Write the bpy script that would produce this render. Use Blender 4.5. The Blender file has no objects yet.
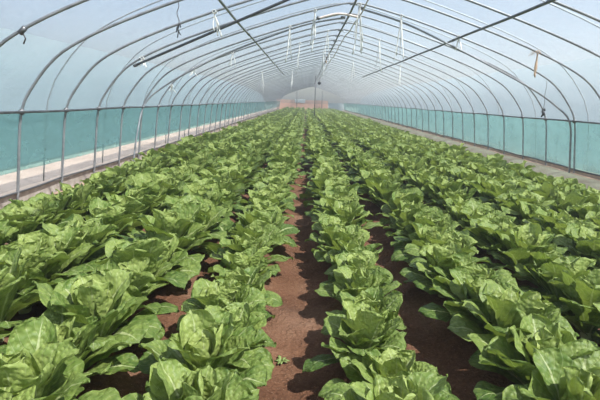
import bpy, math, random
import numpy as np
from mathutils import Vector, Matrix

random.seed(7)
rng = np.random.default_rng(11)
scene = bpy.context.scene
col = scene.collection
R = math.radians

# ------------------------------------------------------------------ helpers
def node_mat(name):
    m = bpy.data.materials.new(name); m.use_nodes = True
    nt = m.node_tree
    for n in list(nt.nodes): nt.nodes.remove(n)
    out = nt.nodes.new('ShaderNodeOutputMaterial')
    return m, nt, out

def N(nt, t, **kw):
    n = nt.nodes.new(t)
    for k, v in kw.items():
        if k in n.inputs: n.inputs[k].default_value = v
        else: setattr(n, k, v)
    return n

def L(nt, a, b): nt.links.new(a, b)

def ramp(nt, fac, stops):
    r = nt.nodes.new('ShaderNodeValToRGB')
    el = r.color_ramp.elements
    while len(el) < len(stops): el.new(0.5)
    for e, (p, c) in zip(el, stops):
        e.position = p; e.color = (*c, 1) if len(c) == 3 else c
    L(nt, fac, r.inputs[0])
    return r.outputs[0]

def math_node(nt, op, a, b=None, clamp=False):
    n = nt.nodes.new('ShaderNodeMath'); n.operation = op; n.use_clamp = clamp
    for i, x in enumerate((a, b)):
        if x is None: continue
        if isinstance(x, (int, float)): n.inputs[i].default_value = x
        else: L(nt, x, n.inputs[i])
    return n.outputs[0]

def mixc(nt, fac, a, b, mode='MIX'):
    n = nt.nodes.new('ShaderNodeMix'); n.data_type = 'RGBA'; n.blend_type = mode
    for s, x in ((n.inputs[0], fac), (n.inputs[6], a), (n.inputs[7], b)):
        if isinstance(x, (int, float)): s.default_value = x
        elif isinstance(x, tuple): s.default_value = (*x, 1) if len(x) == 3 else x
        else: L(nt, x, s)
    return n.outputs[2]

def mesh_np(name, verts, quads, uvs=None, tint=None, smooth=True):
    """verts (n,3), quads (m,4) -> mesh with optional per-vertex uv and tint"""
    me = bpy.data.meshes.new(name)
    verts = np.asarray(verts, np.float32); quads = np.asarray(quads, np.int32)
    me.vertices.add(len(verts)); me.vertices.foreach_set('co', verts.ravel())
    k = quads.shape[1]
    me.loops.add(quads.size); me.loops.foreach_set('vertex_index', quads.ravel())
    me.polygons.add(len(quads))
    me.polygons.foreach_set('loop_start', np.arange(0, quads.size, k, dtype=np.int32))
    if uvs is not None:
        lay = me.uv_layers.new(name='UVMap')
        lay.data.foreach_set('uv', np.asarray(uvs, np.float32)[quads.ravel()].ravel())
    me.update(calc_edges=True)
    if tint is not None:
        a = me.attributes.new('tint', 'FLOAT', 'POINT')
        a.data.foreach_set('value', np.asarray(tint, np.float32))
    me.polygons.foreach_set('use_smooth', np.full(len(quads), smooth))
    me.validate()
    return me

def obj(name, me, mat=None, parent=None, loc=None):
    o = bpy.data.objects.new(name, me)
    col.objects.link(o)
    if mat and me is not None and not me.materials: me.materials.append(mat)
    if parent is not None: o.parent = parent
    if loc is not None: o.location = loc
    return o

def tag(o, label=None, cat=None, group=None, kind=None):
    if label: o['label'] = label
    if cat: o['category'] = cat
    if group: o['group'] = group
    if kind: o['kind'] = kind
    return o

def empty(name, loc=(0, 0, 0)):
    o = bpy.data.objects.new(name, None); col.objects.link(o); o.location = loc
    o.empty_display_size = 0.05
    return o

class MB:
    """collects polygons of mixed size"""
    def __init__(s): s.v = []; s.f = []
    def tube(s, pts, r, n=10, cap=True, closed=False):
        pts = [Vector(p) for p in pts]
        rr = r if isinstance(r, (list, tuple)) else [r]*len(pts)
        base = len(s.v)
        t0 = (pts[1]-pts[0]).normalized()
        ref = Vector((0, 0, 1)) if abs(t0.z) < .9 else Vector((0, 1, 0))
        u = t0.cross(ref).normalized()
        for i, p in enumerate(pts):
            t = (pts[min(i+1, len(pts)-1)]-pts[max(i-1, 0)]).normalized()
            u = (u - t*u.dot(t)).normalized()
            w = t.cross(u)
            for k in range(n):
                a = 2*math.pi*k/n
                s.v.append(tuple(p+(u*math.cos(a)+w*math.sin(a))*rr[i]))
        for i in range(len(pts)-1):
            for k in range(n):
                a = base+i*n+k; b = base+i*n+(k+1) % n
                s.f.append((a, b, b+n, a+n))
        if cap:
            s.f.append(tuple(base+k for k in range(n-1, -1, -1)))
            e = base+(len(pts)-1)*n
            s.f.append(tuple(e+k for k in range(n)))
        return s
    def box(s, c, size, rot=None):
        b = len(s.v); m = rot or Matrix.Identity(3)
        for dx in (-.5, .5):
            for dy in (-.5, .5):
                for dz in (-.5, .5):
                    s.v.append(tuple(Vector(c)+m @ Vector((dx*size[0], dy*size[1], dz*size[2]))))
        for f in ((0, 1, 3, 2), (4, 6, 7, 5), (0, 4, 5, 1), (2, 3, 7, 6), (0, 2, 6, 4), (1, 5, 7, 3)):
            s.f.append(tuple(b+i for i in f))
        return s
    def ribbon(s, pts, widths, th, side):
        """thin strip with real thickness along pts"""
        pts = [Vector(p) for p in pts]; sd = Vector(side).normalized(); b = len(s.v)
        for i, p in enumerate(pts):
            t = (pts[min(i+1, len(pts)-1)]-pts[max(i-1, 0)]).normalized()
            n = t.cross(sd).normalized()
            for a, c in ((-1, -1), (1, -1), (1, 1), (-1, 1)):
                s.v.append(tuple(p+sd*a*widths[i]*.5+n*c*th*.5))
        for i in range(len(pts)-1):
            for k in range(4):
                a = b+i*4+k; c = b+i*4+(k+1) % 4
                s.f.append((a, c, c+4, a+4))
        s.f.append((b+3, b+2, b+1, b)); e = b+(len(pts)-1)*4
        s.f.append((e, e+1, e+2, e+3))
        return s
    def lathe(s, prof, n=14, origin=(0, 0, 0)):
        b = len(s.v); o = Vector(origin)
        for (r, z) in prof:
            for k in range(n):
                a = 2*math.pi*k/n
                s.v.append(tuple(o+Vector((r*math.cos(a), r*math.sin(a), z))))
        for i in range(len(prof)-1):
            for k in range(n):
                a = b+i*n+k; c = b+i*n+(k+1) % n
                s.f.append((a, c, c+n, a+n))
        return s
    def mesh(s, name, smooth=True):
        me = bpy.data.meshes.new(name); me.from_pydata(s.v, [], s.f); me.update()
        me.polygons.foreach_set('use_smooth', np.full(len(s.f), smooth))
        return me

_ORD = 'zeroth first second third fourth fifth sixth seventh eighth ninth tenth eleventh twelfth thirteenth fourteenth fifteenth sixteenth seventeenth eighteenth nineteenth'.split()
def ordinal(n):
    if n < 20: return _ORD[n]
    t, u = divmod(n, 10)
    tens = {2: 'twent', 3: 'thirt', 4: 'fort', 5: 'fift', 6: 'sixt', 7: 'sevent', 8: 'eight', 9: 'ninet'}[t]
    return tens+'ieth' if u == 0 else tens+'y-'+_ORD[u]

def vnoise(x, y, seed=0):
    """smooth value noise on numpy arrays, about -1..1"""
    xi = np.floor(x).astype(np.int64); yi = np.floor(y).astype(np.int64)
    fx = x-xi; fy = y-yi
    fx = fx*fx*(3-2*fx); fy = fy*fy*(3-2*fy)
    def h(a, b):
        n = (a*374761393+b*668265263+seed*974711) & 0x7fffffff
        n = ((n ^ (n >> 13))*1274126177) & 0x7fffffff
        n = n ^ (n >> 16)
        return (n & 0xffff)/32767.5-1
    return (h(xi, yi)*(1-fx)+h(xi+1, yi)*fx)*(1-fy)+(h(xi, yi+1)*(1-fx)+h(xi+1, yi+1)*fx)*fy

# ------------------------------------------------------------------ layout (metres; camera at x=0, y=0, tunnel runs along +y)
CX = 0.86            # tunnel axis
PROF = [(4.66, 0.0), (4.60, .6), (4.52, 1.24), (4.34, 1.58), (4.05, 1.92), (3.68, 2.16), (3.13, 2.41), (2.3, 2.72), (1.2, 3.08), (.35, 3.31), (0, 3.36)]
Y0, Y1 = -5.0, 76.0
HOOP_Y = 6.75; PITCH = 1.27
RAIL_Z = 1.24
def smooth_profile(n=44, grow=0.0):
    """right foot -> ridge -> left foot, Catmull-Rom through PROF, offset outward by grow"""
    pts = [Vector((x, z)) for x, z in PROF]
    pts = pts+[Vector((-p.x, p.y)) for p in reversed(pts[:-1])]
    out = []
    m = len(pts)
    per = max(2, n//(m-1))
    for i in range(m-1):
        p0 = pts[max(i-1, 0)]; p1 = pts[i]; p2 = pts[i+1]; p3 = pts[min(i+2, m-1)]
        for k in range(per):
            t = k/per
            out.append(.5*((2*p1)+(p2-p0)*t+(2*p0-5*p1+4*p2-p3)*t*t+(3*p1-p0-3*p2+p3)*t**3))
    out.append(pts[-1])
    res = []
    for i, p in enumerate(out):
        t = (out[min(i+1, len(out)-1)]-out[max(i-1, 0)]).normalized()
        nrm = Vector((t.y, -t.x))
        q = p+nrm*grow
        res.append((q.x, q.y))
    return res
def roof_z(dx):
    dx = abs(dx)
    for (x1, z1), (x0, z0) in zip(PROF, PROF[1:]):
        if x0 <= dx <= x1: return z0+(z1-z0)*(dx-x0)/(x1-x0)
    return 0
def wall_x(z):
    for (x0, z0), (x1, z1) in zip(PROF, PROF[1:]):
        if z0 <= z <= z1: return x0+(x1-x0)*(z-z0)/(z1-z0)

# ------------------------------------------------------------------ materials
def m_film(name, tint, clear, trans_col, scatter, seam=False):
    """polythene sheet: partly clear, partly milky"""
    m, nt, out = node_mat(name)
    tc = N(nt, 'ShaderNodeTexCoord')
    mp = N(nt, 'ShaderNodeMapping'); mp.inputs['Scale'].default_value = (1, .55, 1)
    L(nt, tc.outputs['Object'], mp.inputs[0])
    n1 = N(nt, 'ShaderNodeTexNoise', Scale=1.3, Detail=4.0, Roughness=.6); L(nt, mp.outputs[0], n1.inputs['Vector'])
    n2 = N(nt, 'ShaderNodeTexNoise', Scale=7.0, Detail=3.0, Distortion=1.2); L(nt, mp.outputs[0], n2.inputs['Vector'])
    dirt = math_node(nt, 'MULTIPLY', math_node(nt, 'SUBTRACT', n1.outputs[0], .5), .75 if seam else .18)
    dirt = math_node(nt, 'ADD', dirt, math_node(nt, 'MULTIPLY', math_node(nt, 'SUBTRACT', n2.outputs[0], .5), .10))
    fac = math_node(nt, 'ADD', dirt, 1-clear, clamp=True)
    tr = N(nt, 'ShaderNodeBsdfTransparent', Color=(*tint, 1))
    tl = N(nt, 'ShaderNodeBsdfTranslucent', Color=(*trans_col, 1))
    df = N(nt, 'ShaderNodeBsdfDiffuse', Color=(*scatter, 1))
    gl = N(nt, 'ShaderNodeBsdfGlossy', Roughness=.25, Color=(1, 1, 1, 1))
    bp = N(nt, 'ShaderNodeBump', Strength=.35, Distance=.05); L(nt, n2.outputs[0], bp.inputs['Height'])
    for s in (tl, df, gl): L(nt, bp.outputs[0], s.inputs['Normal'])
    a = N(nt, 'ShaderNodeMixShader', Fac=.32); L(nt, tl.outputs[0], a.inputs[1]); L(nt, df.outputs[0], a.inputs[2])
    b = N(nt, 'ShaderNodeMixShader'); L(nt, fac, b.inputs[0]); L(nt, tr.outputs[0], b.inputs[1]); L(nt, a.outputs[0], b.inputs[2])
    c = N(nt, 'ShaderNodeMixShader', Fac=.04); L(nt, b.outputs[0], c.inputs[1]); L(nt, gl.outputs[0], c.inputs[2])
    L(nt, c.outputs[0], out.inputs[0])
    return m

def m_plain(name, c, rough=.5, metal=0.0, c2=None, scale=12, bump=0.0):
    m, nt, out = node_mat(name)
    p = N(nt, 'ShaderNodeBsdfPrincipled', Roughness=rough, Metallic=metal)
    tc = N(nt, 'ShaderNodeTexCoord')
    n = N(nt, 'ShaderNodeTexNoise', Scale=float(scale), Detail=5.0); L(nt, tc.outputs['Object'], n.inputs['Vector'])
    c2 = c2 or tuple(x*.7 for x in c)
    L(nt, ramp(nt, n.outputs[0], [(.35, c2), (.65, c)]), p.inputs['Base Color'])
    if bump:
        b = N(nt, 'ShaderNodeBump', Strength=bump, Distance=.02); L(nt, n.outputs[0], b.inputs['Height']); L(nt, b.outputs[0], p.inputs['Normal'])
    L(nt, p.outputs[0], out.inputs[0])
    return m

def m_leaf(name, dark, light, vein, trans):
    m, nt, out = node_mat(name)
    uv = N(nt, 'ShaderNodeUVMap', uv_map='UVMap')
    sx = N(nt, 'ShaderNodeSeparateXYZ'); L(nt, uv.outputs[0], sx.inputs[0])
    u = math_node(nt, 'ABSOLUTE', math_node(nt, 'SUBTRACT', sx.outputs[0], .5))
    v = sx.outputs[1]
    at = N(nt, 'ShaderNodeAttribute', attribute_name='tint')
    tc = N(nt, 'ShaderNodeTexCoord')
    n1 = N(nt, 'ShaderNodeTexNoise', Scale=14.0, Detail=3.0); L(nt, tc.outputs['Object'], n1.inputs['Vector'])
    # blistered surface between veins
    vo = N(nt, 'ShaderNodeTexVoronoi', Scale=62.0); vo.feature = 'SMOOTH_F1'; L(nt, tc.outputs['Object'], vo.inputs['Vector'])
    t = math_node(nt, 'ADD', math_node(nt, 'MULTIPLY', n1.outputs[0], .55), math_node(nt, 'MULTIPLY', at.outputs['Fac'], .62))
    t = math_node(nt, 'ADD', t, math_node(nt, 'MULTIPLY', math_node(nt, 'SUBTRACT', .32, vo.outputs[0]), .40))
    base = ramp(nt, t, [(.22, dark), (.85, light)])
    # side veins
    w = math_node(nt, 'SUBTRACT', v, math_node(nt, 'MULTIPLY', u, .75))
    w = math_node(nt, 'ABSOLUTE', math_node(nt, 'SINE', math_node(nt, 'MULTIPLY', w, 24.0)))
    side = math_node(nt, 'MULTIPLY', math_node(nt, 'LESS_THAN', w, .13), .30)
    # midrib narrows to the tip
    wid = math_node(nt, 'MULTIPLY', math_node(nt, 'SUBTRACT', 1.02, v), .085)
    rib = math_node(nt, 'MULTIPLY', math_node(nt, 'LESS_THAN', u, wid), .75)
    fac = math_node(nt, 'MAXIMUM', side, rib)
    c = mixc(nt, fac, base, vein)
    p = N(nt, 'ShaderNodeBsdfPrincipled', Roughness=.5)
    p.inputs['Specular IOR Level'].default_value = .32
    L(nt, c, p.inputs['Base Color'])
    h = math_node(nt, 'SUBTRACT', vo.outputs[0], math_node(nt, 'MULTIPLY', fac, .5))
    b = N(nt, 'ShaderNodeBump', Strength=.75, Distance=.015); L(nt, h, b.inputs['Height']); L(nt, b.outputs[0], p.inputs['Normal'])
    tl = N(nt, 'ShaderNodeBsdfTranslucent'); L(nt, mixc(nt, .7, c, trans), tl.inputs[0])
    mx = N(nt, 'ShaderNodeMixShader', Fac=.26); L(nt, p.outputs[0], mx.inputs[1]); L(nt, tl.outputs[0], mx.inputs[2])
    L(nt, mx.outputs[0], out.inputs[0])
    return m

def m_soil():
    m, nt, out = node_mat('soil')
    geo = N(nt, 'ShaderNodeNewGeometry')
    at = N(nt, 'ShaderNodeAttribute', attribute_name='tint')
    n1 = N(nt, 'ShaderNodeTexNoise', Scale=2.3, Detail=6.0); L(nt, geo.outputs['Position'], n1.inputs['Vector'])
    n2 = N(nt, 'ShaderNodeTexNoise', Scale=38.0, Detail=5.0, Roughness=.7); L(nt, geo.outputs['Position'], n2.inputs['Vector'])
    vo = N(nt, 'ShaderNodeTexVoronoi', Scale=46.0); L(nt, geo.outputs['Position'], vo.inputs['Vector'])
    t = math_node(nt, 'ADD', math_node(nt, 'MULTIPLY', n1.outputs[0], .5), math_node(nt, 'MULTIPLY', n2.outputs[0], .5))
    moist = ramp(nt, t, [(.32, (.085, .036, .019)), (.52, (.172, .080, .044)), (.7, (.255, .138, .082))])
    dry = ramp(nt, t, [(.32, (.42, .26, .18)), (.55, (.60, .43, .32)), (.7, (.70, .54, .42))])
    c = mixc(nt, at.outputs['Fac'], moist, dry)
    crumbs = math_node(nt, 'MULTIPLY', math_node(nt, 'LESS_THAN', vo.outputs[0], .16), .5)
    c = mixc(nt, crumbs, c, (.36, .23, .155))
    p = N(nt, 'ShaderNodeBsdfPrincipled', Roughness=.92)
    p.inputs['Specular IOR Level'].default_value = .15
    L(nt, c, p.inputs['Base Color'])
    h = math_node(nt, 'ADD', n2.outputs[0], math_node(nt, 'MULTIPLY', vo.outputs[0], -.4))
    b = N(nt, 'ShaderNodeBump', Strength=.9, Distance=.03); L(nt, h, b.inputs['Height']); L(nt, b.outputs[0], p.inputs['Normal'])
    L(nt, p.outputs[0], out.inputs[0])
    return m

FILM = m_film('clear_polythene', (.865, .91, .935), .86, (.38, .40, .45), (.48, .49, .52))
OUTER_FILM = m_film('milky_polythene', (.89, .905, .945), .78, (.42, .455, .49), (.50, .51, .55))
BACKDROP = m_film('backdrop_polythene', (.9, .95, .98), .08, (.44, .545, .575), (.41, .51, .535))  # near-opaque film for the added backdrop, tone matched to the sky
TEAL = m_film('teal_polythene', (.37, .60, .575), .62, (.25, .44, .43), (.19, .34, .34), True)
SKIRT = m_film('skirt_polythene', (.74, .71, .68), .86, (.58, .56, .54), (.55, .53, .50))
STEEL = m_plain('galvanised_steel', (.29, .30, .31), .42, .25, (.19, .20, .21), 9)
STEEL_THIN = m_plain('dull_steel', (.36, .40, .41), .5, .3, (.28, .31, .32), 9)
DARK_STEEL = m_plain('dark_steel', (.13, .135, .14), .45, .5, (.075, .075, .08), 9)
CLAMP = m_plain('clamp_steel', (.20, .20, .20), .4, .7, (.10, .10, .10), 30)
BLACK = m_plain('black_plastic', (.02, .02, .022), .45, 0, (.012, .012, .012), 30)
TWINE = m_plain('white_plastic_twine', (.80, .80, .76), .6, 0, (.62, .62, .58), 25)
STRAW = m_plain('tan_plastic_twine', (.62, .44, .30), .8, 0, (.46, .30, .19), 25)
BOARD = m_plain('weathered_board', (.46, .41, .36), .8, 0, (.31, .26, .22), 6, .3)
HOSE = m_plain('grey_hose', (.10, .09, .085), .6, 0, (.055, .05, .048), 14)
PALEHOSE = m_plain('pale_hose', (.72, .62, .56), .6, 0, (.60, .50, .44), 14)
LEAF_OUT = m_leaf('outer_leaf', (.066, .122, .020), (.325, .395, .100), (.47, .51, .24), (.36, .48, .06))
LEAF_IN = m_leaf('heart_leaf', (.100, .170, .030), (.385, .445, .130), (.50, .54, .27), (.42, .52, .07))
STEMM = m_plain('cabbage_stem', (.52, .58, .34), .6, 0, (.40, .48, .24), 20)
WEED = m_plain('weed_leaf', (.20, .26, .07), .6, 0, (.14, .20, .05), 20)
SOIL = m_soil()
GROUND_OUT = m_plain('outside_soil', (.56, .49, .43), .95, 0, (.42, .36, .31), 1.1, .2)

def m_brick():
    m, nt, out = node_mat('terracotta_brick')
    geo = N(nt, 'ShaderNodeTexCoord')
    mp = N(nt, 'ShaderNodeMapping'); mp.inputs['Rotation'].default_value = (R(90), 0, 0)
    L(nt, geo.outputs['Object'], mp.inputs[0])
    br = N(nt, 'ShaderNodeTexBrick', Scale=3.0); L(nt, mp.outputs[0], br.inputs['Vector'])
    br.inputs['Color1'].default_value = (.66, .30, .20, 1); br.inputs['Color2'].default_value = (.74, .42, .28, 1)
    br.inputs['Mortar'].default_value = (.6, .5, .42, 1)
    p = N(nt, 'ShaderNodeBsdfPrincipled', Roughness=.85); L(nt, br.outputs[0], p.inputs['Base Color'])
    L(nt, p.outputs[0], out.inputs[0])
    return m
BRICK = m_brick()
WHITEP = m_plain('white_paint', (.8, .8, .77), .6, 0, (.7, .7, .66), 3)

# ------------------------------------------------------------------ ground
ROWS_L = [-.43, -1.10, -1.83, -2.58]
ROWS_R = [.41, 1.18, 1.90, 2.61, 3.26, 3.84]
ROWS = sorted(ROWS_L+ROWS_R)
def soil_height(x, y):
    d = np.min(np.abs(x[..., None]-np.array(ROWS)), axis=-1)
    bed = np.where((x > -3.0) & (x < 4.3), .045*np.cos(np.clip(d/.375, 0, 1)*math.pi), -.04)
    z = bed+.022*vnoise(x*3.1, y*3.1, 1)+.014*vnoise(x*9, y*9, 2)+.010*np.maximum(vnoise(x*22, y*22, 3), -.1)
    edge = np.clip((np.abs(x-CX)-4.1)/.5, 0, 1)
    bank = np.clip((x-4.75)/.55, 0, 1)
    return z*(1-edge*.7)+.21*bank*bank*(3-2*bank)
xs = np.arange(-4.3, 6.05, .04)
ys = [-3.0]
while ys[-1] < 78: ys.append(ys[-1]+(.04 if 0 < ys[-1] < 7 else .12 if ys[-1] < 16 else .4))
ys = np.array(ys)
gx, gy = np.meshgrid(xs, ys)
gz = soil_height(gx, gy)
verts = np.stack([gx, gy, gz], -1).reshape(-1, 3)
nx, ny = len(xs), len(ys)
i = (np.arange(ny-1)[:, None]*nx+np.arange(nx-1)[None]).ravel()
dry = np.clip((gx-4.15)/.25, 0, 1)+np.clip((-2.95-gx)/.3, 0, 1)*.8
dry = np.clip(dry+.12*vnoise(gx*2, gy*2, 5), 0, 1)
floor = obj('floor', mesh_np('floor', verts, np.stack([i, i+1, i+1+nx, i+nx], -1), tint=dry.ravel()), SOIL)
tag(floor, 'red-brown cultivated soil of the tunnel floor with furrows', 'soil', kind='structure')

mb = MB()
for (x0, x1, y0, y1) in ((-60, -4.2, -30, 140), (5.95, 60, -30, 140), (-4.2, 5.95, 77.5, 140), (-4.2, 5.95, -30, -2.9)):
    b = len(mb.v); mb.v += [(x0, y0, -.03), (x1, y0, -.03), (x1, y1, -.03), (x0, y1, -.03)]; mb.f.append((b, b+1, b+2, b+3))
tag(obj('ground', mb.mesh('ground', False), GROUND_OUT), 'pale bare ground outside the tunnel', 'ground', kind='structure')

# ------------------------------------------------------------------ film skins
def skin(name, prof, y0, y1, mat, step=.127, dip=.020, rough=.006, thick=None):
    prof = np.array(prof); n = len(prof)
    yy = np.arange(y0, y1+1e-6, step)
    t = np.gradient(prof, axis=0); t /= np.linalg.norm(t, axis=1)[:, None]
    nr = np.stack([t[:, 1], -t[:, 0]], -1)
    ph = ((yy-HOOP_Y)/PITCH) % 1.0
    sag = -dip*np.sin(ph*math.pi)**2
    s = np.cumsum(np.r_[0, np.linalg.norm(np.diff(prof, axis=0), axis=1)])
    S, Y = np.meshgrid(s, yy)
    amp = sag[:, None]+rough*vnoise(S*3.2, Y*2.4, 21)*np.sin(ph*math.pi)[:, None]
    X = prof[None, :, 0]+CX+nr[None, :, 0]*amp
    Z = prof[None, :, 1]+nr[None, :, 1]*amp
    v = np.stack([X, Y, Z], -1).reshape(-1, 3)
    m = len(yy)
    i = (np.arange(m-1)[:, None]*n+np.arange(n-1)[None]).ravel()
    return obj(name, mesh_np(name, v, np.stack([i, i+n, i+n+1, i+1], -1)), mat)

full = smooth_profile(60, .022)
roof = [p for p in full if p[1] >= RAIL_Z-.03]
tag(skin('ceiling', roof, Y0, Y1, FILM), 'clear plastic film stretched over the hoops as the roof', 'roof film', kind='structure')
outer = [p for p in smooth_profile(60, .545) if p[1] >= -.04]
tag(skin('trim_2', outer, Y0, Y1, OUTER_FILM, dip=.016, rough=.012), 'milky outer plastic film over the thin outer hoops', 'outer film', kind='structure')
for sx, side in ((-1, 'left'), (1, 'right')):
    cc = 11.6*sx
    npf = [(x+cc, z) for x, z in smooth_profile(60, .3) if z >= -.04]
    o = skin('backdrop_tunnel', npf, Y0, Y1, BACKDROP, step=.635, dip=.03, rough=.012)  # added backdrop shell, covers the bright ground band behind the side film
    tag(o, 'added pale backdrop tunnel hiding the ground beyond the %s side film' % side, 'tunnel')
def side_prof(sign, z0, z1, grow, n=8):
    pts = []
    for k in range(n+1):
        z = z0+(z1-z0)*k/n if sign > 0 else z1+(z0-z1)*k/n
        pts.append((sign*(wall_x(z)+grow), z))
    return pts
tag(skin('wall_left', side_prof(-1, .46, RAIL_Z, .026), Y0, Y1, TEAL, dip=.012, rough=.014), 'teal plastic side film on the left of the tunnel', 'side film', kind='structure')
tag(skin('wall_right', side_prof(1, .27, RAIL_Z, .026), Y0, Y1, TEAL, dip=.012, rough=.014), 'teal plastic side film on the right of the tunnel', 'side film', kind='structure')
tag(skin('trim_1', side_prof(-1, .16, .465, .024, 4), Y0, Y1, SKIRT, dip=.012, rough=.010), 'clear plastic skirt strip under the teal film on the left', 'film strip', kind='structure')

# boards / batten along the foot of each side
def baseboard(name, sx, z0, z1, mat, label):
    mb = MB(); y = Y0
    while y < Y1-.1:
        ln = min(2.54, Y1-y)
        zz = random.uniform(-.012, .012)
        mb.box((CX+sx*(wall_x(.1)+.035), y+ln/2, (z0+z1)/2+zz), (.018, ln-.006, z1-z0))
        y += ln
    tag(obj(name, mb.mesh(name, False), mat), label, 'baseboard', kind='structure')
baseboard('baseboard_left', -1, -.05, .165, BOARD, 'weathered pale boards along the foot of the left side film')
baseboard('baseboard_right', 1, -.05, .27, m_plain('sandy_board', (.62, .50, .41), .85, 0, (.50, .40, .32), 6, .3), 'sandy boards along the foot of the right side film')
# pipe batten that holds the lower edge of the film
def batten(name, sx, z, r, mat, label):
    mb = MB(); pts = []
    yy = Y0
    while yy <= Y1:
        pts.append((CX+sx*(wall_x(z)+.004), yy, z+.008*math.sin(yy*1.7)+.006*math.sin(yy*4.1))); yy += .5
    mb.tube(pts, r, 8)
    return tag(obj(name, mb.mesh(name), mat), label, 'pipe')
batten('batten_pipe', -1, .185, .015, DARK_STEEL, 'thin dark pipe clamping the left film just above the boards')
batten('batten_pipe', 1, .285, .018, DARK_STEEL, 'thin dark pipe clamping the bottom of the right film')

# far end: film gable over a low brick wall
gab = smooth_profile(60, .02)
mb = MB()
for (x, z) in gab: mb.v.append((CX+x, Y1, max(z, 0)))
for (x, z) in gab: mb.v.append((CX+x, Y1, min(z, 1.0)))
n = len(gab)
for k in range(n-1): mb.f.append((k, k+1, n+k+1, n+k))
tag(obj('wall_far', mb.mesh('wall_far'), FILM), 'plastic film gable closing the far end of the tunnel', 'end film', kind='structure')
mb = MB(); mb.box((-.5, Y1+.35, .74), (7.4, .22, 1.50))
mb2 = MB(); mb2.box((4.55, Y1+.32, .55), (2.6, .05, 1.2))  # added cover sheet, blocks the bright outside ground beside the brick
tag(obj('end_cover', mb2.mesh('end_cover', False), m_plain('cover_grey', (.26, .32, .34), .7, 0, (.22, .28, .30), 2)), 'added grey cover board hiding bright ground right of the far brick wall', 'board')
bw = obj('brick_wall', mb.mesh('brick_wall', False), BRICK)
tag(bw, 'low orange brick wall across the far end of the tunnel', 'wall')
mb = MB(); mb.box((-.85, Y1+.21, 1.34), (1.5, .06, .5)); mb.box((-.85, Y1+.17, 1.34), (1.38, .03, .06))
tag(obj('panel', mb.mesh('panel', False), WHITEP, bw), 'white panel')

# ------------------------------------------------------------------ hoops
hp = smooth_profile(60, 0)
mb = MB(); mb.tube([(x, 0, z-.05 if z < .01 else z) for x, z in hp], .0185, 10)
HOOP_NEAR = mb.mesh('arch_pipe')
mb = MB(); mb.tube([(x, 0, z-.05 if z < .01 else z) for x, z in hp], .0175, 6)
HOOP_FAR = mb.mesh('tunnel_hoop')
mb = MB()
mb.tube([(0, 0, -.035), (0, 0, .035)], .026, 10); mb.tube([(0, -.055, 0), (0, .055, 0)], .024, 10)
mb.box((.028, 0, 0), (.012, .02, .05))
CLAMP_ME = mb.mesh('rail_clamp')
mb = MB(); mb.tube([(-.07, 0, -.022), (0, 0, 0), (.07, 0, -.022)], .024, 10)
SLEEVE_ME = mb.mesh('ridge_sleeve')
k0 = -1
hoop_ys = []
k = k0
while HOOP_Y+k*PITCH < Y1-.4:
    hoop_ys.append(HOOP_Y+k*PITCH); k += 1
root = None
for n_, y in enumerate(hoop_ys, 1):
    lab = 'grey steel hoop arching over the beds, %s arch from the front' % ordinal(n_)
    if y < 24:
        o = empty('tunnel_hoop', (CX, y, 0))
        obj('arch_pipe', HOOP_NEAR, STEEL, o)
        for sx in (-1, 1):
            c = obj('rail_clamp', CLAMP_ME, CLAMP, o, (sx*(wall_x(RAIL_Z)-.006), 0, RAIL_Z)); c.rotation_euler = (0, 0, 0 if sx < 0 else math.pi)
        obj('ridge_sleeve', SLEEVE_ME, STEEL, o, (0, 0, 3.358))
    else:
        o = obj('tunnel_hoop', HOOP_FAR, STEEL, None, (CX, y, 0))
    tag(o, lab, 'hoop', 'steel hoops of the tunnel frame')

# outer hoops, thinner, standing outside the film
op = smooth_profile(44, .52)
mb = MB(); mb.tube([(x, 0, max(z, -.06)) for x, z in op if z > -.2], .0125, 8)
OUT_ME = mb.mesh('outer_hoop')
y = 8.5; n_ = 1
while y < 62:
    o = obj('outer_hoop', OUT_ME, STEEL_THIN, None, (CX, y, 0))
    tag(o, 'thin pale hoop outside the plastic film, %s of the outer hoops from the front' % ordinal(n_), 'hoop', 'thin outer hoops')
    y += 2.54; n_ += 1

# ------------------------------------------------------------------ long pipes
def long_pipe(name, x, z, y0, y1, r, mat, label, joints=5.08, wob=.006, coupling=True):
    root = empty(name, (x, y0, z))
    mb = MB(); pts = []
    ln = y1-y0; m = max(8, int(ln/.635))
    for k in range(m+1):
        yy = ln*k/m
        pts.append((wob*math.sin(yy*.9+x), yy, wob*math.sin(yy*1.3+2*x)))
    mb.tube(pts, r, 10)
    obj('pipe', mb.mesh(name+'_pipe'), mat, root)
    if coupling:
        yy = 2.2; c = 0
        while yy < min(ln, 30) and c < 8:
            cb = MB(); cb.tube([(0, -.09, 0), (0, .09, 0)], r*1.28, 10)
            px = wob*math.sin(yy*.9+x); pz = wob*math.sin(yy*1.3+2*x)
            obj('coupling', cb.mesh('coupling'), CLAMP, root, (px, yy, pz)); yy += joints; c += 1
    return tag(root, label, 'pipe')
long_pipe('ridge_pipe', CX, 3.36-.045, 4.5, Y1-.2, .022, DARK_STEEL, 'dark ridge pipe running the length of the tunnel under the roof peak')
for sx, lab in ((-1, 'dark steel side rail above the teal film on the left'), (1, 'dark steel side rail above the teal film on the right')):
    long_pipe('side_rail', CX+sx*(wall_x(RAIL_Z)-.036), RAIL_Z, 3.5, Y1-.2, .017, DARK_STEEL, lab)
PX = 2.05
for sx, lab, mt in ((-1, 'grey jointed roof purlin left of the ridge, ending part way down', STEEL), (1, 'dark roof purlin right of the ridge, ending part way down', DARK_STEEL)):
    long_pipe('roof_purlin', CX+sx*PX, roof_z(PX)-.042, 3.6, 28, .021, mt, lab)

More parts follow.
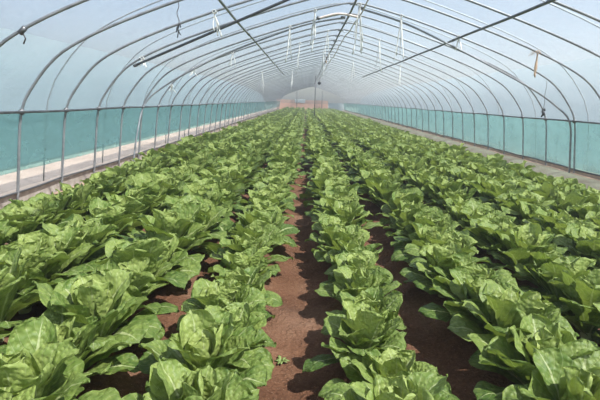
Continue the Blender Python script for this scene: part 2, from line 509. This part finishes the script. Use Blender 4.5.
# wind braces -------------------------------------------------------
def spline(pts, per=6):
    pts = [Vector(p) for p in pts]; out = []
    for i in range(len(pts)-1):
        p0 = pts[max(i-1, 0)]; p1 = pts[i]; p2 = pts[i+1]; p3 = pts[min(i+2, len(pts)-1)]
        for k in range(per):
            t = k/per
            out.append(.5*((2*p1)+(p2-p0)*t+(2*p0-5*p1+4*p2-p3)*t*t+(3*p1-p0-3*p2+p3)*t**3))
    return out+[pts[-1]]
def bent_brace(name, sx, y, prof, label):
    """bent pipe from the side foot up to the ridge, running below its hoop"""
    root = empty(name, (CX, y, 0))
    pts = spline([(sx*x, dy, z) for x, dy, z in prof])
    mb = MB(); mb.tube(pts, .0195, 10)
    obj('brace_pipe', mb.mesh(name), STEEL, root)
    cb = MB(); cb.tube([(-.05, 0, 0), (.05, 0, 0)], .03, 10)
    e = pts[-1]
    obj('clamp', cb.mesh('brace_clamp'), CLAMP, root, (e.x+sx*.05, e.y, e.z))
    return tag(root, label, 'pipe')
bent_brace('wind_brace', -1, 11.83, [(4.60, -.55, -.05), (4.55, -.40, .6), (4.46, -.05, 1.30), (4.01, .05, 1.73), (3.3, .06, 2.14), (2.56, .06, 2.50), (1.04, .06, 3.08), (.06, .06, 3.29)], 'bent steel brace pipe rising from the left side below a hoop to the ridge')
bent_brace('wind_brace', 1, 10.56, [(4.59, .06, -.05), (4.54, .06, .6), (4.45, .06, 1.22), (4.15, .06, 1.52), (3.66, .06, 1.83), (2.93, .06, 2.19), (1.71, .06, 2.74), (.91, .06, 3.06), (.10, .06, 3.28)], 'bent steel brace pipe rising from the right side below a hoop to the ridge')
def straight_brace(name, a, b, label):
    a = Vector(a); b = Vector(b)
    root = empty(name, a)
    mb = MB(); mb.tube([(0, 0, 0), tuple((b-a)*.5), tuple(b-a)], .021, 10)
    obj('brace_pipe', mb.mesh(name), DARK_STEEL, root)
    d = (b-a).normalized()
    cb = MB(); cb.tube([tuple(-d*.02), tuple(d*.05)], .028, 10)
    obj('end_cap', cb.mesh('end_cap'), CLAMP, root)
    return tag(root, label, 'pipe')
straight_brace('roof_brace', (CX-3.85, 9.29, 2.00), (CX-.05, 7.15, 3.26), 'straight dark brace crossing the left roof slope to the ridge')

# centre post and end posts -----------------------------------------
def post(x, y, h, r, label):
    root = empty('post', (x, y, 0))
    mb = MB(); mb.tube([(0, 0, -.05), (0, 0, h)], r, 8)
    obj('shaft', mb.mesh('post_shaft'), DARK_STEEL, root)
    cb = MB(); cb.tube([(0, 0, h-.06), (0, 0, h+.01)], r*1.6, 8)
    obj('collar', cb.mesh('collar'), CLAMP, root)
    return tag(root, label, 'post')
post(CX-.2, 39, 3.25, .032, 'slim dark post under the ridge in the middle of the beds')
post(-1.3, Y1-.3, 2.62, .05, 'end post left of the ridge before the brick wall')
post(2.3, Y1-.3, 2.78, .05, 'end post right of the ridge before the brick wall')

# ------------------------------------------------------------------ ridge hose, hanging bits
mb = MB(); pts = []
for k in range(120):
    y = 6.2+k*.5
    pts.append((CX+.13+.02*math.sin(y*.7), y, 3.17+.02*math.cos((y-HOOP_Y)*2*math.pi/(PITCH*2))))
mb.tube(pts, .013, 8)
tag(obj('irrigation_hose', mb.mesh('irrigation_hose'), PALEHOSE), 'pale drip hose slung just right of the ridge pipe', 'hose')
# pale collar strut under the peak of a hoop
root = empty('collar_strut', (CX-.28, 10.52, 3.10))
mb = MB(); mb.tube(spline([(-.40, 0, -.05), (-.1, 0, .035), (.1, 0, .045), (.36, 0, .0)]), .022, 10)
obj('strut_pipe', mb.mesh('strut_pipe'), PALEHOSE, root)
mb = MB(); mb.tube([(-.42, 0, -.02), (-.36, 0, -.06)], .03, 8); obj('end_clip', mb.mesh('end_clip'), CLAMP, root)
tag(root, 'short pale collar strut under the roof peak near the front', 'strut')

def scrap(dx, y, length, mat, label, n=5, spread=.06, zoff=-.02, big=False):
    """tattered plastic ties hanging from the roof at dx from the ridge"""
    y = min(hoop_ys, key=lambda h: abs(h-y))
    z = roof_z(dx)+zoff
    root = empty('hanging_tie', (CX+dx, y, z))
    mb = MB()
    for k in range(3):
        pts = []
        for q in range(9):
            a = 2*math.pi*q/8
            pts.append((math.cos(a)*.026+.004*k, (k-1)*.016+.004*math.sin(3*a), math.sin(a)*.026+.02))
        mb.tube(pts, .006, 6)
    for k in range(6):
        a = random.uniform(0, 6.28); ln = random.uniform(.05, .11)*(1.4 if big else 1)
        p = [Vector((0, 0, 0)), Vector((math.cos(a)*ln*.6, .3*math.sin(a)*ln, ln*.25)), Vector((math.cos(a)*ln, .4*math.sin(a)*ln, -ln*.35))]
        mb.ribbon(p, [.014, .022, .010], .0015, (0, 1, .3))
    obj('knot', mb.mesh('knot'), mat, root)
    for k in range(n):
        mb = MB(); ln = length*random.uniform(.55, 1); x = random.uniform(-spread, spread)*.5; yy = random.uniform(-spread, spread)*.5
        pts = []; ph = random.uniform(0, 6)
        for q in range(9):
            t = q/8
            pts.append((x*t*1.6+.012*math.sin(ph+t*7)*t, yy*t+.01*math.cos(ph+t*5)*t, -ln*t))
        a = random.uniform(0, 3.14)
        mb.ribbon(pts, [random.uniform(.012, .030) for _ in pts], .0012, (math.cos(a), math.sin(a), 0))
        obj('strand', mb.mesh('strand'), mat, root)
    return tag(root, label, 'tie', 'scraps of twine hanging from the roof')
W_ = TWINE
SCRAPS = [
    (-3.72, 9.9, .16, W_, 'white plastic scrap at the lower end of the straight roof brace on the left', 4),
    (-2.25, 7.9, .34, W_, 'white plastic scrap high on the left roof slope nearest the camera', 4),
    (-3.65, 13.7, .22, W_, 'bunched white plastic scrap on the left shoulder of a hoop beyond the bent brace', 5),
    (-4.19, 13.0, .20, W_, 'white plastic scrap low on the left just above the side rail', 4),
    (-2.68, 12.9, .40, W_, 'white strip hanging half way up the left roof slope', 4),
    (-1.26, 11.8, .75, W_, 'long white strip hanging left of the pale collar strut', 5),
    (-.74, 10.8, .80, W_, 'long white strip hanging at the left end of the pale collar strut', 4),
    (-1.09, 16.2, .95, W_, 'long thin white strip left of the ridge farther down the roof', 4),
    (-.34, 14.2, .85, W_, 'white strip hanging close to the left of the ridge pipe', 4),
    (.12, 10.3, .95, W_, 'long white streamers hanging from the ridge at the top of the picture', 7),
    (.93, 10.5, .85, W_, 'long white streamers on the right roof slope between ridge and purlin', 6),
    (1.04, 14.9, .85, W_, 'white streamers right of the ridge behind the nearer streamers', 5),
    (2.07, 10.6, .26, W_, 'small white scrap knotted on the right roof purlin', 4),
    (1.02, 22.6, 1.0, W_, 'far white streamers right of the ridge', 5),
    (-2.70, 21.9, .9, W_, 'far white streamers on the left roof slope', 5),
    (-.25, 21.0, 1.0, W_, 'far white streamers just left of the ridge', 5),
    (2.3, 18.0, .7, W_, 'far white streamers near the end of the right roof purlin', 4),
    (-1.6, 26.8, 1.1, W_, 'farthest white streamers left of the ridge', 5),
    (-.05, 23.2, .30, STRAW, 'brown tangle of twine at the ridge pipe farther down the tunnel', 4),
    (3.09, 9.29, .42, STRAW, 'tan tangled twine clump hanging from the right roof slope', 5),
]
for a_ in SCRAPS: scrap(a_[0], a_[1], a_[2], a_[3], a_[4], n=a_[5], spread=.05 if a_[3] is STRAW else .12, big=a_[3] is STRAW)
# dark cord dangling from the first full hoop
def cord(dx, y, z, ln, label, bob=False):
    root = empty('rope', (CX+dx, y, z))
    mb = MB(); mb.tube([(.012*math.sin(k*1.3), .01*math.cos(k), -ln*k/8) for k in range(9)], .005, 6)
    obj('strand', mb.mesh('cord'), HOSE, root)
    mb = MB()
    for q in range(5):
        mb.tube([(.02*math.cos(q*1.3), .02*math.sin(q*1.3), -ln-.02*q+.05), (.03*math.cos(q*2.1), .03*math.sin(q*2.1), -ln-.03*q)], .016 if bob else .007, 6)
    obj('bob' if bob else 'knot', mb.mesh('cord_end'), BLACK, root)
    return tag(root, label, 'cord')
cord(-2.48, 6.75, 2.64, .30, 'short dark cord dangling from the left of the nearest full hoop')
cord(3.87, 10.56, roof_z(3.87)-.03, .58, 'dark knotted cord hanging above the right side rail by the bent brace', True)
def clip(dx, y, label):
    root = empty('wire_clip', (CX+dx, y, roof_z(dx)))
    mb = MB(); mb.tube([(-.03, 0, -.03), (0, 0, .0), (.03, 0, .03)], .03, 8)
    obj('collar', mb.mesh('clip_collar'), CLAMP, root)
    mb = MB(); mb.tube([(0, 0, -.02), (.02, .01, -.08), (-.01, .02, -.13)], .008, 6)
    obj('wire_end', mb.mesh('wire_end'), HOSE, root)
    return tag(root, label, 'clip')
clip(-3.76, hoop_ys[0], 'dark wire clip on the foremost hoop at the upper left')

# small black weight on a wire
root = empty('hanging_weight', (.58, 24.0, 2.26))
mb = MB(); mb.lathe([(0, -.07), (.045, -.06), (.07, -.02), (.07, .02), (.045, .06), (.012, .075), (0, .078)], 14)
obj('weight', mb.mesh('weight'), BLACK, root)
mb = MB(); mb.tube([(0, 0, .07), (0, 0, roof_z(.58-CX)-2.26-.02)], .004, 6)
obj('wire', mb.mesh('wire'), DARK_STEEL, root)
tag(root, 'small black round weight hanging on a wire under the ridge', 'weight')

# ------------------------------------------------------------------ cabbages
def leaf_grid(nu, nv, length, width, th0, th1, cup, ruffle, blister, seed, petiole=.27, curl=0.0, twist=0.0):
    """one leaf growing along +x from the origin: returns verts (nv+1, nu+1, 3) and uvs"""
    t = np.linspace(0, 1, nv+1); t = 1-(1-t)**1.35; s = np.linspace(-1, 1, nu+1)
    fine = np.linspace(0, 1, 81)
    th = th0+(th1-th0)*fine**1.35-curl*np.clip((fine-.75)/.25, 0, 1)**2
    dx = np.cos(th); dz = np.sin(th)
    cx = np.r_[0, np.cumsum((dx[1:]+dx[:-1])/2)]*length/80; cz = np.r_[0, np.cumsum((dz[1:]+dz[:-1])/2)]*length/80
    # spoon outline: slim winged base, broad rounded blade
    b = np.clip((t-petiole*.6)/(1-petiole*.6), 0, 1)
    tc = .66
    up = np.sqrt(np.clip(1-((t-tc)/(1-tc))**2, 0, 1))
    lo = .24+.76*np.clip((t-petiole*.7)/(tc-petiole*.7), 0, 1)**1.15
    w = np.where(t > tc, np.maximum(up, .10), np.minimum(lo, 1))*width*.5
    S, T = np.meshgrid(s, t)
    TE = T*(1-.04*S**2*T**3)
    X = np.interp(TE, fine, cx); Z = np.interp(TE, fine, cz); TH = np.interp(TE, fine, th)
    W = w[:, None]*(1+.06*vnoise(T*6+seed, S*1.5+seed*2, seed))
    off = cup*W*S**2
    off = off+ruffle*np.abs(S)**2.2*np.sin(T*17+seed+S*2.0)*np.clip(b, 0, 1)[:, None]
    off = off+blister*(vnoise(T*7+seed*3, S*3.5+seed, seed+3)+.6*vnoise(T*14+seed, S*7, seed+4))*np.clip(b*2, 0, 1)[:, None]
    off = off+twist*S*W*T
    lat = S*W*(1-.12*cup*np.abs(S))
    nx_, nz_ = -np.sin(TH), np.cos(TH)
    V = np.stack([X+nx_*off, lat, Z+nz_*off], -1)
    UV = np.stack([(S+1)/2, T], -1)
    return V, UV

def grid_quads(nu, nv):
    i = (np.arange(nv)[:, None]*(nu+1)+np.arange(nu)[None]).ravel()
    return np.stack([i, i+1, i+nu+2, i+nu+1], -1)

def rosette(seed, kind, lod):
    """leaf set of one plant; kind 'outer' or 'heart'"""
    r = np.random.default_rng(seed)
    nu, nv = {0: (10, 15), 1: (4, 7), 2: (2, 5)}[lod]
    V = []; F = []; U = []; T = []; base = 0
    if kind == 'outer': count = {0: 15, 1: 12, 2: 9}[lod]
    else: count = {0: 11, 1: 8, 2: 5}[lod]
    phase = r.uniform(0, 6.28)
    for k in range(count):
        f = k/(count-1)
        if kind == 'outer':
            az = phase+k*2.39996+r.uniform(-.35, .35)
            th0 = R(44+30*f+r.uniform(-10, 10)); th1 = R(-34+74*f+r.uniform(-26, 26))
            ln = (.325-.03*f)*r.uniform(.74, 1.12); wd = .188*r.uniform(.78, 1.18)
            V_, U_ = leaf_grid(nu, nv, ln, wd, th0, th1, r.uniform(-.15, .30), r.uniform(.004, .014), .0060, int(r.integers(1, 999)), curl=R(r.uniform(0, 48)), twist=r.uniform(-.4, .4))
            r0 = .022; z0 = .015+.02*f; tint = .14+.42*f+r.uniform(-.18, .18)
        else:
            az = phase+1+k*2.39996+r.uniform(-.3, .3)
            th0 = R(74+10*f+r.uniform(-7, 7)); th1 = R(30+58*f+r.uniform(-26, 26))
            ln = (.325-.075*f)*r.uniform(.84, 1.12); wd = (.175-.045*f)*r.uniform(.82, 1.12)
            V_, U_ = leaf_grid(nu, nv, ln, wd, th0, th1, r.uniform(.15, .75), r.uniform(.006, .016), .0065, int(r.integers(1, 999)), curl=R(r.uniform(-20, 50)), twist=r.uniform(-.45, .45))
            r0 = .020-.014*f; z0 = .030+.015*f; tint = .36+.36*f+r.uniform(-.18, .18)
        P = V_.reshape(-1, 3).copy(); P[:, 0] += r0; P[:, 2] += z0
        c, s = math.cos(az), math.sin(az)
        P = np.stack([P[:, 0]*c-P[:, 1]*s, P[:, 0]*s+P[:, 1]*c, P[:, 2]], -1)
        V.append(P); U.append(U_.reshape(-1, 2)); F.append(grid_quads(nu, nv)+base)
        T.append(np.full(len(P), tint)); base += len(P)
    return np.concatenate(V), np.concatenate(F), np.concatenate(U), np.concatenate(T)

NVAR = 9
OUTER = []; HEART = []
for q in range(NVAR):
    OUTER.append(mesh_np('outer_foliage', *rosette(100+q, 'outer', 0))); OUTER[-1].materials.append(LEAF_OUT)
    HEART.append(mesh_np('heart', *rosette(300+q, 'heart', 0))); HEART[-1].materials.append(LEAF_IN)
mb = MB(); mb.lathe([(.0, -.05), (.024, -.05), (.03, 0), (.036, .03), (.026, .055), (0, .06)], 12)
STEM = mb.mesh('stem'); STEM.materials.append(STEMM)

# camera axes (also used to decide which plants are in the picture)
F_PX = 520.0; HC = 1.5
CAM = Matrix(((0.99949149, -0.03141029, 0.00549215), (0.01133012, 0.18883527, -0.98194341), (0.02980601, 0.98150631, 0.18909513)))
CT = CAM.transposed()
def project(p):
    c = CT @ (Vector(p)-Vector((0, 0, HC)))
    return 300+F_PX*c.x/-c.z, 200-F_PX*c.y/-c.z, -c.z

def grow(side, ri, y):
    far = min(max((y-3)/6, 0), 1)
    if ri == 1: return (1.10 if side == 'left' else 1.06)+.24*far
    if side == 'left': return 1.33+.06*far
    return (1.22 if ri < 6 else 1.12)+.12*far
plants = []   # x, y, scale, rot, variant, row
SP = .37
for side, rows in (('left', ROWS_L), ('right', ROWS_R)):
    for ri, rx in enumerate(rows, 1):
        y = .75+random.uniform(0, SP)
        while y < Y1-.7:
            if random.random() > .012 or y > 30:
                plants.append([rx+random.gauss(0, .03), y+random.gauss(0, .03), random.uniform(.92, 1.14)*grow(side, ri, y), random.uniform(0, 6.28), random.randrange(NVAR), side, ri])
            y += SP
def shown(p):
    u, v, d = project((p[0], p[1], .2))
    m = .22*F_PX/max(d, .1)
    return d > .3 and -m*.8 < u < 600+m*.8 and v < 400+m*.75
vis = sorted([p for p in plants if shown(p)], key=lambda p: project((p[0], p[1], .2))[2])
hero = vis[:300]
hero_ids = {id(p) for p in hero}
rest = [p for p in plants if id(p) not in hero_ids]
bygrp = {}
for p in hero: bygrp.setdefault((p[5], p[6]), []).append(p)
for (side, ri), ps in sorted(bygrp.items()):
    ps.sort(key=lambda p: p[1])
    for n_, p in enumerate(ps, 1):
        gz_ = float(soil_height(np.array([p[0]]), np.array([p[1]]))[0])
        root = empty('cabbage', (p[0], p[1], gz_))
        root.rotation_euler = (random.gauss(0, .06), random.gauss(0, .06), p[3]); root.scale = (p[2], p[2], p[2]*random.uniform(.92, 1.08))
        obj('outer_foliage', OUTER[p[4]], None, root)
        h = obj('heart', HEART[(p[4]*2+3) % NVAR], None, root)
        obj('stem', STEM, None, root)
        rowtxt = ('%s row %s of the bare furrow' % (ordinal(ri), side)) if ri > 1 else 'row just %s of the bare furrow' % side
        tag(root, 'green leafy cabbage, %s from the front in the %s' % (ordinal(n_), rowtxt), 'cabbage', 'cabbages growing in rows')

# everything further off: one mass of plants
LOD_A = [[rosette(500+q, k, 1) for k in ('outer', 'heart')] for q in range(6)]
LOD_B = [[rosette(700+q, k, 2) for k in ('outer', 'heart')] for q in range(6)]
VV, FF, UU, TT, MI = [], [], [], [], []
base = 0
for p in rest:
    L_ = (LOD_A if p[1] < 34 else LOD_B)[p[4] % 6]
    c, s = math.cos(p[3]), math.sin(p[3]); k = p[2]
    for mi, (v, f, u, t) in enumerate(L_):
        w = np.stack([(v[:, 0]*c-v[:, 1]*s)*k+p[0], (v[:, 0]*s+v[:, 1]*c)*k+p[1], v[:, 2]*k], -1)
        VV.append(w); FF.append(f+base); UU.append(u); TT.append(t); MI.append(np.full(len(f), mi, np.int32)); base += len(v)
me = mesh_np('cabbage_crop', np.concatenate(VV), np.concatenate(FF), np.concatenate(UU), np.concatenate(TT))
me.materials.append(LEAF_OUT); me.materials.append(LEAF_IN)
me.polygons.foreach_set('material_index', np.concatenate(MI))
tag(obj('cabbage_crop', me), 'mass of green cabbages filling the rows towards the far end', 'cabbages', kind='stuff')

# ------------------------------------------------------------------ small weeds in the furrows
def weed(x, y, sc, label):
    mb = MB(); rr = random.Random(int(x*100+y*10))
    gz_ = float(soil_height(np.array([x]), np.array([y]))[0])
    for k in range(8):
        a = k*2.4+rr.uniform(-.3, .3); ln = rr.uniform(.035, .07)*sc
        d = Vector((math.cos(a), math.sin(a), 0))
        p = [d*.004, d*ln*.5+Vector((0, 0, ln*.55)), d*ln+Vector((0, 0, ln*.45))]
        mb.ribbon([tuple(q) for q in p], [.006, .022*sc, .006], .0015, (-d.y, d.x, 0))
    o = obj('weed', mb.mesh('weed'), WEED, None, (x, y, gz_-.003))
    tag(o, label, 'weed')
weed(-.10, 2.87, .9, 'tiny weed in the bare centre furrow near the front')
weed(-.76, 3.72, 1.2, 'yellow-green weed between the first two rows left of the furrow')

# ------------------------------------------------------------------ camera, light, view
cd = bpy.data.cameras.new('camera'); cam = bpy.data.objects.new('camera', cd); col.objects.link(cam)
cd.sensor_width = 36; cd.lens = F_PX/600*36; cd.clip_end = 400; cd.clip_start = .05
cam.matrix_world = Matrix.Translation((0, 0, HC)) @ CAM.to_4x4()
scene.camera = cam

w = bpy.data.worlds.new('world'); scene.world = w; w.use_nodes = True
nt = w.node_tree
for n in list(nt.nodes): nt.nodes.remove(n)
out = nt.nodes.new('ShaderNodeOutputWorld'); bg = nt.nodes.new('ShaderNodeBackground')
sky = nt.nodes.new('ShaderNodeTexSky'); sky.sky_type = 'NISHITA'; sky.sun_disc = False
sky.sun_elevation = R(55); sky.sun_rotation = R(127); sky.dust_density = 1.5; sky.air_density = 1.0; sky.ozone_density = 1.0
nt.links.new(sky.outputs[0], bg.inputs[0]); bg.inputs[1].default_value = .165
nt.links.new(bg.outputs[0], out.inputs[0])

sd = bpy.data.lights.new('sun', 'SUN'); sun = bpy.data.objects.new('sun', sd); col.objects.link(sun)
sd.energy = 12.5; sd.angle = R(1.2); sd.color = (1, .96, .88)
d = Vector((.50, -.38, .90))           # towards the sun
sun.rotation_euler = d.to_track_quat('Z', 'Y').to_euler()
sun.location = (20, -10, 30)

scene.view_settings.view_transform = 'Standard'; scene.view_settings.look = 'None'
scene.view_settings.gamma = 1; scene.view_settings.use_curve_mapping = False
scene.view_settings.exposure = 0.2
cy = scene.cycles
cy.max_bounces = 10; cy.transparent_max_bounces = 24; cy.diffuse_bounces = 4; cy.transmission_bounces = 6
cy.use_denoising = True

# humid air: thin even haze over the whole place
hz, hnt, hout = node_mat('humid_air')
vs = N(hnt, 'ShaderNodeVolumeScatter', Density=.006, Anisotropy=.35); vs.inputs['Color'].default_value = (.96, .98, 1, 1)
L(hnt, vs.outputs[0], hout.inputs['Volume'])
mb = MB(); mb.box((.9, 40, 5), (90, 120, 16))
tag(obj('haze', mb.mesh('haze', False), hz), 'thin pale haze of humid air filling the tunnel', 'haze', kind='stuff')
